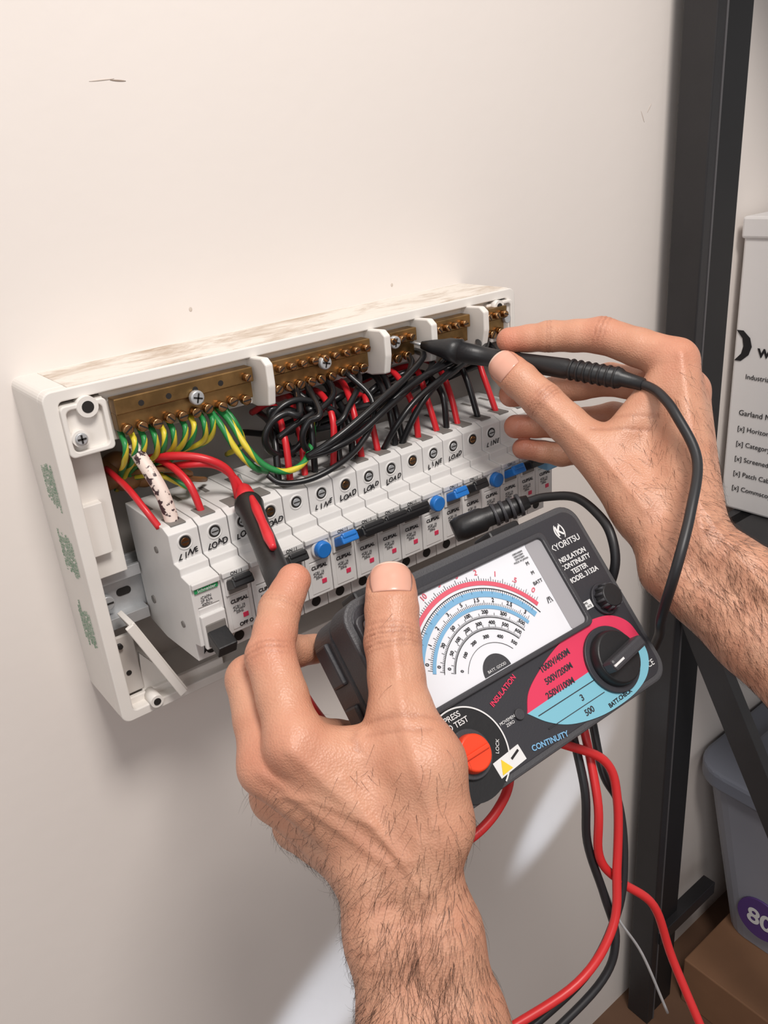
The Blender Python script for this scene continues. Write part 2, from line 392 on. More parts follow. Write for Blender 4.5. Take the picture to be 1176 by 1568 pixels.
w([(.036,-.02,.165),(.036,-.060,.160),(.038,-.078,.150),(.042,-.086,.138)],M_red,.0021)
w([(.062,-.02,.16),(.063,-.055,.168),(.068,-.078,.158),wtop(1)],M_red,.0024)
w([(.055,-.02,.160),(.062,-.060,.172),(.080,-.078,.170),(.094,-.084,.158),wtop(2,.006)],M_red,.0026)
w([(.060,-.03,.155),(.072,-.070,.166),(.088,-.080,.163),(.098,-.086,.150),wtop(2,.008)],M_red,.0024)
w([(.05,-.02,.15),(.060,-.050,.158),(.072,-.066,.150),(.080,-.05,.144)],M_yel,.0018,M_green)
w([(.045,-.02,.155),(.062,-.058,.163),(.076,-.064,.158),(.084,-.04,.146)],M_brown,.0018)
w([(.050,-.02,.150),(.066,-.052,.156),(.080,-.062,.152),(.092,-.05,.145)],M_brown,.0018)
def coil(cx,cz,rr,y0,turn,dy,start=0,st=1):
    return [(cx+rr*math.cos(start+st*2*math.pi*turn*t),y0+dy*t,cz+rr*.85*math.sin(start+st*2*math.pi*turn*t)) for t in np.linspace(0,1,int(10*turn)+3)]
w([(.165,-.058,.196)]+coil(.141,.170,.017,-.084,1.15,.012,1.0)+[(.150,-.07,.15)],M_wblk,.0023)
w([(.172,-.058,.196)]+coil(.166,.166,.018,-.090,1.0,.014,1.8,1)+[(.175,-.06,.19)],M_wblk,.0023)
w([(.158,-.056,.196)]+coil(.152,.172,.020,-.078,.9,.010,.4,1)+[(.160,-.05,.16)],M_wblk,.0023)
w([(.118,-.088,.150),(.124,-.094,.144),(.140,-.101,.143),(.160,-.104,.147),(.182,-.100,.153),(.200,-.094,.165),(.207,-.086,.180),(.200,-.070,.196)],M_wblk,.0021)
for (q,dz,dy) in ((0,0,0),(1,.004,.004),(2,-.006,.003)):
    w([(.262+q*.01,-.058,.196),(.255+q*.008,-.074-dy,.192+dz),(.235,-.088-dy,.185+dz),(.210,-.094-dy,.178+dz),(.185,-.096-dy,.168+dz),(.162,-.098,.160+dz*.5),(.148,-.090,.154)],M_wblk,.0024)
w([(.300,-.058,.196),(.290,-.074,.192),(.262,-.088,.187),(.230,-.093,.180),(.205,-.092,.168),(.185,-.088,.160),(.166,-.084,.150)],M_wblk,.0024)
w([(.345,-.058,.196),(.325,-.078,.190),(.290,-.090,.186),(.258,-.093,.176),(.240,-.092,.160),wtop(9)],M_wblk,.0024)
w([(.335,-.058,.196),(.315,-.080,.192),(.280,-.088,.189),(.245,-.090,.184),(.215,-.088,.176),(.195,-.07,.17)],M_wblk,.0024)
w([(.315,-.058,.196),(.300,-.080,.187),(.270,-.092,.182),(.240,-.095,.172),(.222,-.094,.158),(.214,-.086,.140)],M_wblk,.0022)
w([(.215,-.056,.196),(.210,-.070,.188),(.190,-.082,.176),(.178,-.084,.168),(.160,-.060,.160)],M_wblk,.0022)
w([(.190,-.056,.196),(.186,-.072,.186),(.170,-.080,.180),(.150,-.082,.176),(.135,-.078,.168)],M_wblk,.0022)
drops=[(4,'k',-.004,.150),(4,'r',.005,.152),(5,'r',-.003,.168),(5,'k',.005,.178),(6,'r',0,.19),(6,'k',.006,.20),(7,'k',-.003,.205),(7,'r',.005,.21),(8,'r',0,.225),(9,'k',.004,.245),(9,'k',-.004,.238),(10,'r',-.002,.25),(11,'r',-.003,.275),(11,'k',.006,.285),(12,'r',-.002,.30),(13,'k',0,.315),(14,'r',0,.335),(15,'k',0,.35)]
for (i,c,dx,xs) in drops:
    t=wtop(i,dx);y=random.uniform(-.076,-.088)
    w([(xs+random.uniform(-.008,.004),-.025,.168+random.uniform(0,.018)),(t[0]+(xs-t[0])*.7,-.055,.180+random.uniform(-.008,.008)),(t[0]+(xs-t[0])*.25+random.uniform(-.003,.003),y+.006,.166+random.uniform(-.006,.006)),t],M_red if c=='r' else M_wblk,.0024)
for k in range(14):
    x=.14+k*.0155
    w([(x,-.02,.15+random.uniform(-.005,.01)),(x+.012,-.050,.170+random.uniform(-.010,.008)),(x+.03,-.060,.176+random.uniform(-.006,.006)),(x+.045,-.03,.165)],M_wblk,.0023)
b.obj('wiring',board)

# ------------------------------------------------------------------ insulation tester
tester=empty('insulation_tester',(.1622,-.2629,.0819),(math.radians(49),0,0))
b=MB()
b.rr(-.001,0,.176,.116,.014,-.048,-.0225,M_case,.004)
b.rr(-.001,0,.172,.112,.013,-.0235,-.0195,M_blk,.0005)
b.rr(0,0,.178,.118,.012,-.0205,0,M_case,.0026)
b.rr(0,0,.170,.110,.009,-.002,.0006,M_face,.0004)
for y in (-.035,.0,.035): b.box((-.0915,y-.012,-.042),(-.088,y+.012,-.027),M_blk2,.0015)
b.box((-.070,.0585,-.030),(-.045,.0640,-.012),M_blk,.0015)
b.box((.030,.0585,-.030),(.055,.0640,-.012),M_blk,.0015)
b.ring(rrpts(-.0155,.019,.139,.061,.004),rrpts(-.0155,.019,.132,.055,.003),.0003,.0034,M_blk2)
b.rr(-.0155,.019,.133,.056,.003,.0002,.0012,M_dial,0)
b.rr(.0445,.019,.013,.055,.0015,.0010,.0015,M_dialg,0)
cx,cy=-.022,-.012
Z=.0016
b.arc(cx,cy,.0520,.0545,28,152,Z,M_pink)
b.arc(cx,cy,.0500,.0504,24,156,Z,M_ink)
b.arc(cx,cy,.0452,.0485,26,154,Z,M_blueA)
b.arc(cx,cy,.0385,.0405,28,152,Z,M_blueA)
b.arc(cx,cy,.0335,.0338,28,152,Z,M_ink)
b.arc(cx,cy,.0270,.0273,30,150,Z,M_ink)
b.arc(cx,cy,.0195,.0197,32,148,Z,M_ink)
b.arc(cx+.001,cy+.004,0,.0095,0,180,Z,M_blk2)
for k in range(76):
    a=math.radians(30+120*k/75);L=.0014 if k%5 else .0028
    for R0_,sg in ((.0545,1),(.0500,-1),(.0335,1),(.0270,1),(.0405,1)):
        T=Matrix.Translation((cx+R0_*math.cos(a),cy+R0_*math.sin(a),Z))@Matrix.Rotation(a,4,'Z')
        b.box((0 if sg>0 else -L,-.00008,-.0001),(L if sg>0 else 0,.00008,.0001),M_ink,0,T)
kx,ky=.0524,-.0340
def region(sign):
    A=[(-.0175,-.0345),(-.010,-.0255),(.004,-.0185),(.022,-.0125),(.040,-.0095),(.056,-.0095),(.070,-.0130),(.0790,-.0210),(.0815,-.0320)]
    Bp=[(.0815,-.0320),(.0795,-.0430),(.072,-.0515),(.060,-.0560),(.045,-.0575),(.025,-.0565),(.005,-.0515),(-.008,-.0440),(-.0175,-.0345)]
    return [tuple(p[:2]) for p in catmull([(x,y,0) for x,y in (A if sign>0 else Bp)],6)]
b.prism(region(1),.0004,.0011,M_regr,0,None,'Z');b.prism(region(-1),.0004,.0011,M_regb,0,None,'Z')
b.box((-.010,-.0472,.0009),(.036,-.0468,.0013),M_face,0);b.box((-.012,-.0388,.0009),(.034,-.0383,.0013),M_face,0)
b.cyl((kx,ky,.0008),(kx,ky,.0030),.0195,M_face,seg=48,bev=.0004)
b.cyl((kx,ky,.0030),(kx,ky,.0090),.0165,M_blk,r2=.0150,seg=48,bev=.0008)
T=Matrix.Translation((kx,ky,.009))@Matrix.Rotation(math.radians(8),4,'Z')
b.box((-.0150,-.0036,-.001),(.0150,.0036,.0085),M_blk2,.0018,T);b.box((-.0150,-.0006,.0080),(-.006,.0006,.0088),M_wht,0,T)
b.cyl((.0715,-.0025,.0004),(.0715,-.0025,.0026),.0098,M_face,seg=36,bev=.0004)
b.cyl((.0715,-.0025,.0026),(.0715,-.0025,.0095),.0078,M_blk,r2=.0070,seg=24,bev=.0006)
for k in range(12):
    a=k*math.pi/6;b.cyl((.0715+.0076*math.cos(a),-.0025+.0076*math.sin(a),.0028),(.0715+.0070*math.cos(a),-.0025+.0070*math.sin(a),.0090),.0009,M_blk2,seg=8)
b.box((.0495,-.0035,.0005),(.0615,.0015,.0012),M_wht,0)
b.cyl((-.061,-.036,.0004),(-.061,-.036,.0012),.0235,M_blk,seg=56);b.arc(-.061,-.036,.0232,.0240,-60,200,.0016,M_wht,60)
b.cyl((-.061,-.036,.001),(-.061,-.036,.0035),.0125,M_blk2,seg=40,bev=.0006)
b.cyl((-.061,-.036,.003),(-.061,-.036,.0085),.0100,M_btn,r2=.0092,seg=32,bev=.001)
b.box((-.069,-.0372,.0080),(-.053,-.0348,.0102),M_btn,.0006)
T=Matrix.Translation((-.0415,-.0495,.0006))@Matrix.Rotation(math.radians(4),4,'Z')
b.box((-.0095,-.0042,0),(.0095,.0042,.0008),M_wht,0,T)
b.prism([(-.008,-.0033),(-.0005,-.0033),(-.0042,.0033)],.0008,.0011,M_yelp,0,T,'Z')
b.box((.0015,-.0006,.0008),(.0080,.0006,.0011),M_ink,0,T@Matrix.Rotation(.25,4,'Z'))
b.cyl((-.0225,-.0325,.0004),(-.0225,-.0325,.0022),.0030,M_blk2,seg=20,bev=.0003)
b.obj('case_and_controls',tester)
def mt(n,s,size,x,y,m,ang=0,off=0.,z=.0012,**k): text(n,s,size,(x,y,z),(0,0,math.radians(ang)),m,tester,off,**k)
mt('logo',"K",.0085,.068,.0450,M_wht,0,.0003,.0008);mt('logo_ring',"( )",.010,.068,.0455,M_wht,0,0,.0008)
mt('t1',"KYORITSU",.0054,.0675,.0370,M_wht,0,.00005,.0008)
mt('t2',"INSULATION\nCONTINUITY\nTESTER\nMODEL 3132A",.0042,.0670,.0220,M_wht,0,.0001,.0008,ls=1.05)
mt('t3',"OHMS\nZERO ADJ",.0021,.0555,-.0010,M_ink,0,0,.0013)
mt('ce',"CE",.0050,.0780,-.0480,M_wht,0,0,.0008)
mt('r1',"1000V/400M",.0048,.016,-.0185,M_face,3,.00012);mt('r2',"500V/200M",.0048,.014,-.0255,M_face,2,.00012);mt('r3',"250V/100M",.0048,.010,-.0325,M_face,0,.00012)
mt('r4',"3",.0050,.020,-.0430,M_face,0,.0001);mt('r5',"500",.0048,.0200,-.0510,M_face,0,.0001);mt('r6',"BATT.CHECK",.0034,.0440,-.0545,M_ink,2,.0001)
mt('ins',"INSULATION",.0040,-.0240,-.0180,M_regr,18,.0001,.0010);mt('cont',"CONTINUITY",.0042,-.0130,-.0525,M_blueA,-8,.0001,.0010)
mt('mz',"MOVEMENT\nZERO",.0023,-.0300,-.0330,M_wht,0,0,.0010)
mt('press',"PRESS\nTO TEST",.0042,-.0600,-.0185,M_wht,0,.00005,.0016);mt('lock',"LOCK",.0028,-.0440,-.0400,M_wht,55,0,.0016)
def along(vals,R,size,m,a0=146,a1=34):
    n=len(vals)
    for i,v in enumerate(vals):
        a=a0+(a1-a0)*i/(n-1)
        text('dial_%s_%d'%(str(v).replace('.','p'),int(R*1000)),str(v),size,(cx+R*math.cos(math.radians(a)),cy+R*math.sin(math.radians(a)),.0016),(0,0,math.radians(a-90)),m,tester,.00004)
along(["100","50","20","10","5","3","2","1",".5","0"],.0592,.0044,M_pink)
along(["0","1","2","3","5","1.5","2","2.5","3"],.0436,.0031,M_ink)
along(["0","20","50","100","200","300","500"],.0367,.0029,M_ink)
along(["0","50","100","200","300","400","500","600"],.0307,.0028,M_ink)
along(["0","100","200","300","400","500"],.0232,.0026,M_ink)
mt('bg',"BATT. GOOD",.0022,-.021,-.0062,M_wht,0,0,.0018)
mt('warn',"/!\\",.005,.034,.012,M_ink,0,0,.0018);mt('ohm',"M\n\nM\n\nBATT",.003,.033,.030,M_ink,0,0,.0018)
mt('fine',"1000V/400M\n500V/200M\n250V/100M\nMADE IN JAPAN",.0016,.030,.0415,M_inkg,0,0,.0018)

# ------------------------------------------------------------------ probes and leads
pr=empty('test_probe')
b=MB()
b.tube(mm([(264,-62,204.5),(268,-74,202.4)]),.0011,M_steel,spline=False,seg=10)
P=mm([(267,-72,202.6),(271,-80,201.5),(275,-86,200.4),(277,-90,199.6),(281,-98,198),(281.5,-99,197.9),(289,-126,195),(295,-146,194),(302,-178,192.5),(302.5,-179.5,192.4),(311,-214,189.5),(311.5,-216,189.3),(313,-230,187.5)])
b.tube(P,[.0028,.0052,.0068,.0084,.0092,.0074,.0064,.0062,.0068,.0060,.0066,.0050,.0040],M_blk,spline=False,seg=20)
for k in range(7):
    c=np.array([302.5,-179.5,192.4])+(np.array([311,-214,189.5])-np.array([302.5,-179.5,192.4]))*(k+.5)/7
    d=np.array([8.5,-34.5,-2.9])/35.6
    b.cyl(tuple((c-d*.9)/1000),tuple((c+d*.9)/1000),.0072,M_blk,bev=.0005)
b.obj('probe_body',pr)
b=MB();b.tube(mm([(312.8,-228,187.8),(312,-237,186.5),(307,-248,184.5),(301,-262,177),(291,-284,157),(264,-299,137),(241,-307,113),(244,-298,78),(262,-285,50),(276,-266,20),(262,-240,-2)]),.0030,M_cblk,seg=12)
b.obj('probe_lead',pr)
pl=empty('test_probe.001')
b=MB()
b.tube(mm([(104,-76,151),(100,-88,147)]),.0011,M_steel,spline=False)
b.tube(mm([(101,-85,147.5),(99,-90,146),(96.5,-96,144),(94,-103,142)]),[.0016,.0048,.0062,.0066],M_redp,spline=False,seg=20)
b.tube(mm([(94,-103,142),(93,-106,141.4),(91.5,-111,140.4),(84,-132,136),(79,-147,133),(70,-172,129.5),(60,-199,126)]),[.0086,.0092,.0080,.0074,.0074,.0076,.0070],M_blk,spline=False,seg=24)
d=np.array([-16,-45,-6.])/48.1
c0=np.array([93,-106,141.4]);side=np.cross(d,[-.55,-.72,.42]);side/=np.linalg.norm(side);up=np.cross(side,d)
q=[(c0+d*t+ -side*5.0+up*(-5.6 if up@np.array([-.55,-.72,.42])<0 else 5.6)) for t in (3,18,34,52,64)]
b.tube([tuple(x/1000) for x in q],[.0018,.0030,.0026,.0032,.002],M_redp,seg=12)
b.obj('probe_body',pl)
b=MB();b.tube(mm([(61,-197,126),(56,-206,118),(55,-200,95),(66,-190,60),(85,-190,20),(110,-215,0)]),.0030,M_cred,seg=12);b.obj('probe_lead',pl)
ld=empty('test_lead_set')
b=MB()
b.tube(mm([(222,-225,40),(214,-250,14),(199,-281,-28),(196,-287,-69),(200,-298,-108),(197,-310,-135),(179,-311,-160),(121,-301,-185)]),.0027,M_cblk,seg=12)
b.tube(mm([(240,-225,35),(232,-255,6),(218,-280,-30),(222,-290,-52),(216,-300,-85),(203,-306,-118),(172,-306,-150),(110,-296,-170)]),.0027,M_cblk,seg=12)
b.obj('black_lead',ld)
b=MB()
b.tube(mm([(226,-225,40),(220,-256,12),(203,-288,-36),(199,-294,-77),(211,-302,-101),(229,-315,-125),(235,-328,-168),(236,-358,-221)]),.0028,M_cred,seg=12)
b.tube(mm([(175,-240,10),(189,-268,2),(213,-285,-16),(215,-294,-42),(205,-303,-85),(192,-311,-118),(159,-311,-139),(101,-299,-145)]),.0028,M_cred,seg=12)
b.tube(mm([(170,-240,20),(151,-266,0),(131,-275,-9),(108,-275,-15),(95,-270,-10)]),.0028,M_cred,seg=12)
b.obj('red_lead',ld)
b=MB();b.tube(mm([(205,-290,-100),(205,-305,-125),(215,-318,-155),(222,-335,-200)]),.0009,M_steel,seg=8);b.obj('thin_wire',ld)
b=MB()
g=[(220,-150,93),(226,-153,95),(238,-160,99),(240,-161,100),(256,-170,104.5),(266,-176,108)]
b.tube(mm(g),[.0075,.0088,.0085,.0070,.0066,.0045],M_blk,spline=False,seg=18)
for t in (.55,.66,.77,.88):
    c=np.array(g[0])+(np.array(g[-1])-np.array(g[0]))*t;d=(np.array(g[-1])-np.array(g[0]));d=d/np.linalg.norm(d)
    b.cyl(tuple((c-d*1.2)/1000),tuple((c+d*1.2)/1000),.0080,M_blk2,bev=.0005)
b.tube(mm([(265,-176,108),(272,-186,112),(277,-207,116),(272,-230,112),(266,-245,104),(261,-252,86),(256,-245,60),(248,-225,30)]),.0030,M_cblk,seg=12)
b.obj('plug_connector',ld)

# ------------------------------------------------------------------ hands
def smin(a,b,k):
    h=np.maximum(k-np.abs(a-b),0)/k
    return np.minimum(a,b)-h*h*k*.25
def cap(P,a,b,ra,rb):
    a=np.array(a,float);b=np.array(b,float);d=b-a;L=d@d
    t=np.clip(((P-a)@d)/L,0,1)
    return np.linalg.norm(P-a-t[:,None]*d,axis=1)-(ra+(rb-ra)*t)
def make_sdf(palm,fingers,kp=9,kf=5.5):
    def f(P):
        dp=None
        for c in palm:
            d=cap(P,*c);dp=d if dp is None else smin(dp,d,kp)
        tot=dp
        for ch in fingers:
            df=None
            for (a,ra),(b_,rb) in zip(ch[:-1],ch[1:]):
                d=cap(P,a,b_,ra,rb);df=d if df is None else smin(df,d,2.5)
            tot=smin(tot,smin(dp,df,kf),.8)
        return tot
    return f
def grad(f,P):
    e=.05;d0=f(P);g=np.stack([f(P+np.array(v)*e)-d0 for v in ((1,0,0),(0,1,0),(0,0,1))],1)/e
    g/=np.linalg.norm(g,axis=1)[:,None]+1e-9
    return d0,g
def expand(ch):
    out=[]
    for i in range(len(ch)-1):
        (a,ra),(b_,rb)=ch[i],ch[i+1];a=np.array(a,float);b_=np.array(b_,float)
        out.append((a,ra));out.append(((a+b_)/2,(ra+rb)/2*.94))
    out.append((np.array(ch[-1][0],float),ch[-1][1]));return out
def hand(name,palm,fingers,red,creases,ridges,nails,hair,voxel=1.1):
    root=empty(name)
    fingers=[expand(c) for c in fingers]
    f=make_sdf(palm,fingers)
    bm=bmesh.new()
    allc=list(palm)
    for ch in fingers:
        for (a,ra),(b_,rb) in zip(ch[:-1],ch[1:]): allc.append((a,b_,ra,rb))
    for (a,b_,ra,rb) in allc:
        a=np.array(a,float);b_=np.array(b_,float);L=np.linalg.norm(b_-a);n=max(2,int(L/(min(ra,rb)*.4))+1)
        for t in np.linspace(0,1,n):
            p=a+(b_-a)*t
            bmesh.ops.create_icosphere(bm,subdivisions=2,radius=ra+(rb-ra)*t,matrix=Matrix.Translation(Vector(p)))
    me=bpy.data.meshes.new('tmp');bm.to_mesh(me);bm.free()
    o=bpy.data.objects.new('tmp',me);bpy.context.collection.objects.link(o)
    md=o.modifiers.new('r','REMESH');md.mode='VOXEL';md.voxel_size=voxel;md.adaptivity=0
    dg=bpy.context.evaluated_depsgraph_get();dg.update()
    m2=bpy.data.meshes.new_from_object(o.evaluated_get(dg))
    bpy.data.objects.remove(o)
    N_=len(m2.vertices);V=np.zeros(N_*3);m2.vertices.foreach_get('co',V);V=V.reshape(-1,3)
    E=np.zeros(len(m2.edges)*2,int);m2.edges.foreach_get('vertices',E);E=E.reshape(-1,2)
    deg=np.bincount(E.ravel(),minlength=N_)[:,None]
    def lap(V,it,w_=.5):
        for _ in range(it):
            S=np.zeros_like(V)
            for k in range(3):
                S[:,k]=np.bincount(E[:,0],weights=V[E[:,1],k],minlength=N_)+np.bincount(E[:,1],weights=V[E[:,0],k],minlength=N_)
            V=V+(S/deg-V)*w_
        return V
    for it in range(4):
        V=lap(V,2);d,g=grad(f,V);V=V-np.clip(d,-4,4)[:,None]*g
    V=lap(V,1,.4)
    d,g=grad(f,V)
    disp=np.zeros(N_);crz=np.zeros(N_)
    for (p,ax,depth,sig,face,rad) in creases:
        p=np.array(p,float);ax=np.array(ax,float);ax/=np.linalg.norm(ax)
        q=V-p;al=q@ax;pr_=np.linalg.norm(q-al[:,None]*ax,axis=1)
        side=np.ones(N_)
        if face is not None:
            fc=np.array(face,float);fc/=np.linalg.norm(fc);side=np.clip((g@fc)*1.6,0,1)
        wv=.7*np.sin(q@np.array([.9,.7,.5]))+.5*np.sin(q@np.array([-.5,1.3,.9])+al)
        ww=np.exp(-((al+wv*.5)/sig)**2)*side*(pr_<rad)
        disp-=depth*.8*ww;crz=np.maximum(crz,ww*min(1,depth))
    for (pts,h,sig,face) in ridges:
        best=np.full(N_,1e9)
        for a,b_ in zip(pts[:-1],pts[1:]): best=np.minimum(best,cap(V,a,b_,0,0))
        fc=np.array(face,float);fc/=np.linalg.norm(fc);dd=None
        for a,b_ in zip(pts[:-1],pts[1:]):
            a=np.array(a,float);b_=np.array(b_,float);ab=b_-a;q=V-a;q=q-(q@fc)[:,None]*fc;abp=ab-(ab@fc)*fc
            t=np.clip((q@abp)/(abp@abp),0,1);x=np.linalg.norm(q-t[:,None]*abp,axis=1);dd=x if dd is None else np.minimum(dd,x)
        disp+=h*np.exp(-(dd/sig)**2)*np.clip(g@fc*1.5-.3,0,1)*(best<32)
    ns=np.zeros(N_)
    for _ in range(9):
        k=rng.normal(size=3);k/=np.linalg.norm(k);fr=rng.uniform(.15,.45);ns+=np.sin(V@k*fr+rng.uniform(0,6))*.09
    V2=V+g*(disp+ns*.32)[:,None]
    for (tip,base_,up_,wd,ln,shift) in nails:
        tip=np.array(tip,float);ax=tip-np.array(base_,float);ax/=np.linalg.norm(ax);up_=np.array(up_,float);up_=up_-ax*(up_@ax);up_/=np.linalg.norm(up_);sd=np.cross(ax,up_)
        q=V-tip;e=(np.abs((q@sd)/(wd/2))**3+np.abs((q@ax-shift)/(ln/2))**3+1e-9)**(1/3)
        m_=(g@up_>.1)
        V2-=g*((.12*np.exp(-((e-1.02)/.10)**2))*m_)[:,None]
        V2+=g*((.45*np.exp(-((e-1.22)/.14)**2))*m_*((q@ax)<shift+ln*.3))[:,None]
    me=m2;me.vertices.foreach_set('co',(V2/1000).ravel());me.update()
    base=np.array(lin((199,145,118))[:3]);pale=np.array(lin((212,166,138))[:3]);redc=np.array(lin((204,120,99))[:3]);dk=np.array(lin((136,80,60))[:3])
    col=np.tile(base,(N_,1))
    t=np.clip(.5+ns*.9,0,1)[:,None];col=col*(1-t*.5)+pale*t*.5
    for (p,rad,s_) in red:
        ww=(np.exp(-(np.linalg.norm(V-np.array(p,float),axis=1)/rad)**2)*s_)[:,None];col=col*(1-ww)+redc*ww
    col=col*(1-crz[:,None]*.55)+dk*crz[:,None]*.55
    ca=me.color_attributes.new('Col','FLOAT_COLOR','POINT')
    ca.data.foreach_set('color',np.concatenate([col,np.ones((N_,1))],1).ravel())
    me.polygons.foreach_set('use_smooth',np.ones(len(me.polygons),bool))
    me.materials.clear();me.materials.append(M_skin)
    so=bpy.data.objects.new('skin_surface',me);link(so,root)
    for (tip,base_,up_,wd,ln,shift) in nails:
        tip=np.array(tip,float);ax=tip-np.array(base_,float);ax/=np.linalg.norm(ax);up_=np.array(up_,float);up_=up_-ax*(up_@ax);up_/=np.linalg.norm(up_)
        sd=np.cross(ax,up_);nb=bmesh.new();G=[];n=24
        for i in range(n+1):
            row=[]
            for j in range(n+1):
                u=-1+2*i/n;v=-1+2*j/n
                uu=u*math.sqrt(1-v*v*.22);vv=v*math.sqrt(1-u*u*.22)
                row.append(tip+ax*(shift+vv*ln/2)+sd*(uu*wd/2)+up_*24)
            G.append(row)
        Q=np.array(G).reshape(-1,3)
        for _ in range(70): Q=Q-up_*np.clip(f(Q)-.05,-1,1)[:,None]*.8
        Q=Q.reshape(n+1,n+1,3);VV={}
        for i in range(n+1):
            for j in range(n+1):
                u=abs(-1+2*i/n);v=-1+2*j/n
                e=max(u,abs(v) if v<0 else 0)
                h=.55*(1-e**8)+.05+(.25 if v>.86 else 0)
                VV[i,j]=nb.verts.new(tuple((Q[i,j]+up_*h)/1000))
        for i in range(n):
            for j in range(n):
                fc_=nb.faces.new((VV[i,j],VV[i+1,j],VV[i+1,j+1],VV[i,j+1]));fc_.smooth=True
                if j>=n-2: fc_.material_index=1
        bmesh.ops.recalc_face_normals(nb,faces=nb.faces[:])
        nm=bpy.data.meshes.new('nail');nb.to_mesh(nm);nb.free();nm.materials.append(M_nail);nm.materials.append(M_nailtip)
        no=bpy.data.objects.new('nail',nm);link(no,root)
        sm=no.modifiers.new('s','SOLIDIFY');sm.thickness=.0004;sm.offset=0
    if hair:
        wfun,cnt,cdir,Lr=hair
        wt=wfun(V,g);wt=np.clip(wt,0,None);idx=rng.choice(N_,size=cnt,p=wt/wt.sum())
        vs=[];fs=[]
        cd=np.array(cdir,float);cd/=np.linalg.norm(cd)
        for i in idx:
            p=V2[i]+rng.normal(size=3)*.3;nn=g[i]
            sw=np.array([math.sin(p[2]*.05+p[0]*.07),math.cos(p[0]*.06),math.sin(p[1]*.06)])*.25
            dr=cd+sw-nn*(cd@nn)+rng.normal(size=3)*.24;dr-=nn*(dr@nn);dr/=np.linalg.norm(dr)+1e-9
            L=rng.uniform(*Lr);sdv=np.cross(dr,nn);bend=rng.normal()*.2
            k0=len(vs);nseg=4
            for s_ in range(nseg+1):
                t=s_/nseg;c=p+dr*L*t+nn*(L*(.26*t-.24*t*t)-.1)+sdv*bend*L*t*t
                ra=.068*(1-t*.8)
                for a in range(3):
                    an=a*2.094;vs.append((c+ra*(math.cos(an)*sdv+math.sin(an)*nn))/1000)
            for s_ in range(nseg):
                for a in range(3):
                    b1=(a+1)%3;fs.append((k0+s_*3+a,k0+s_*3+b1,k0+s_*3+3+b1,k0+s_*3+3+a))
        hm=bpy.data.meshes.new('arm_hair');hm.from_pydata([tuple(v) for v in vs],[],fs);hm.materials.append(M_hair)
        link(bpy.data.objects.new('arm_hair',hm),root)
    return root,f

TC=np.array([-.52,-.71,.48])
Rv=np.array([.783,-.616,-.081])
def off(p,v,s): return tuple(np.array(p,float)+np.array(v,float)*s)
El2=(10,-430,-215);El=(21,-379,-113);F1=(29,-336,-23);F2=(35,-318,12);LW=(39,-305,36)
palmL=[]
for s_,r0,r1,r2,r3,r4 in ((1,28,26,19,17,16),(-1,28,26,19.5,16.5,15.5)):
    palmL+=[(off(El2,Rv,17*s_),off(El,Rv,16*s_),r0,r1),(off(El,Rv,16*s_),off(F1,Rv,12.5*s_),r1,r2),(off(F1,Rv,12.5*s_),off(F2,Rv,12.5*s_),r2,r3),(off(F2,Rv,12.5*s_),off(LW,Rv,12*s_),r3,r4)]
palmL+=[((47,-308,42),(20,-263,94),14,13),((39,-301,42),(11,-250,79),14,13.2),((32,-292,38),(19,-237,48),14,13),((31,-286,32),(29,-233,19),13,12),
 ((42,-288,52),(38,-258,60),17,18),((46,-309,36),(57,-311,57),16,16),((57,-311,57),(62,-300,80),16.5,17.5),((62,-300,80),(66,-282,95),17.5,14.5),
 ((62,-290,82),(30,-268,84),12.5,12.5),((50,-298,62),(28,-270,72),15,13)]
fL=[[((20,-263,94),13.4),((32,-227,118),11.9),((50,-209,129),10.4),((64,-202,137),8.8)],
 [((11,-250,79),13.4),((26,-213,101),11.9),((56,-188,90),10),((82,-182,78),8.6)],
 [((19,-237,48),12.5),((38,-205,50),11.3),((62,-205,42),10),((82,-215,35),8.5)],
 [((29,-233,19),11.5),((42,-215,15),10),((62,-225,8),9),((79,-236,10),7.8)],
 [((66,-281,95),14.8),((83.5,-256,115.7),13.8),((92,-246,126),13.2),((98.5,-238,133.5),12.3)]]
redL=[((99,-238,136),13,.45),((84,-256,116),12,.4),((32,-227,118),14,.5),((64,-202,137),13,.6),((20,-263,94),14,.4),((11,-250,79),16,.4),((62,-290,85),18,.2)]
axT=np.array([15.5,18.5,18.3]);axT=axT/np.linalg.norm(axT)
crL=[]
for dlt,dp in ((-7.0,.4),(-4.8,.8),(-2.6,.6),(-.6,1.0),(1.6,.8),(4.2,.5)): crL.append((np.array([84,-255.5,116])+axT*dlt,axT+np.array([.12*dlt/5,0,0]),dp,.7,TC,16))
aP=np.array([30,54,35.])/71
for dlt,dp in ((-4,.35),(-1,.7),(2,.6)): crL.append((np.array([32,-227,118])+aP*dlt,aP,dp,.7,(-.6,-.6,.4),15))
aD=np.array([33,25,20.])/46
for dlt,dp in ((-1.2,.45),(1.2,.45)): crL.append((np.array([50,-209,129])+aD*dlt,aD,dp,.6,None,14))
crL.append(((64,-285,93),axT,.5,1.2,TC,20));crL.append(((62,-289,88),axT,.4,1.0,TC,20))
for q in range(4): crL.append(((43-2*q,-309-3*q,33-8*q),(.05,.35,.93),.25,1.2,(-.2,-.8,.3),34))
crL.append(((50,-275,92),(.5,-.5,.6),.5,1.2,TC,16))
riL=[([(44,-306,48),(20,-263,94)],1.4,3.4,TC),([(38,-301,46),(11,-250,79)],1.2,3.2,TC),([(60,-308,60),(66,-283,94),(84,-256,116)],1.1,3.2,TC),
 ([(50,-310,30),(40,-290,60),(36,-275,78)],.6,1.9,TC),([(40,-290,60),(22,-272,72),(12,-258,70)],.55,1.8,TC),([(35,-322,5),(40,-312,30),(52,-305,55)],.7,2.0,TC)]
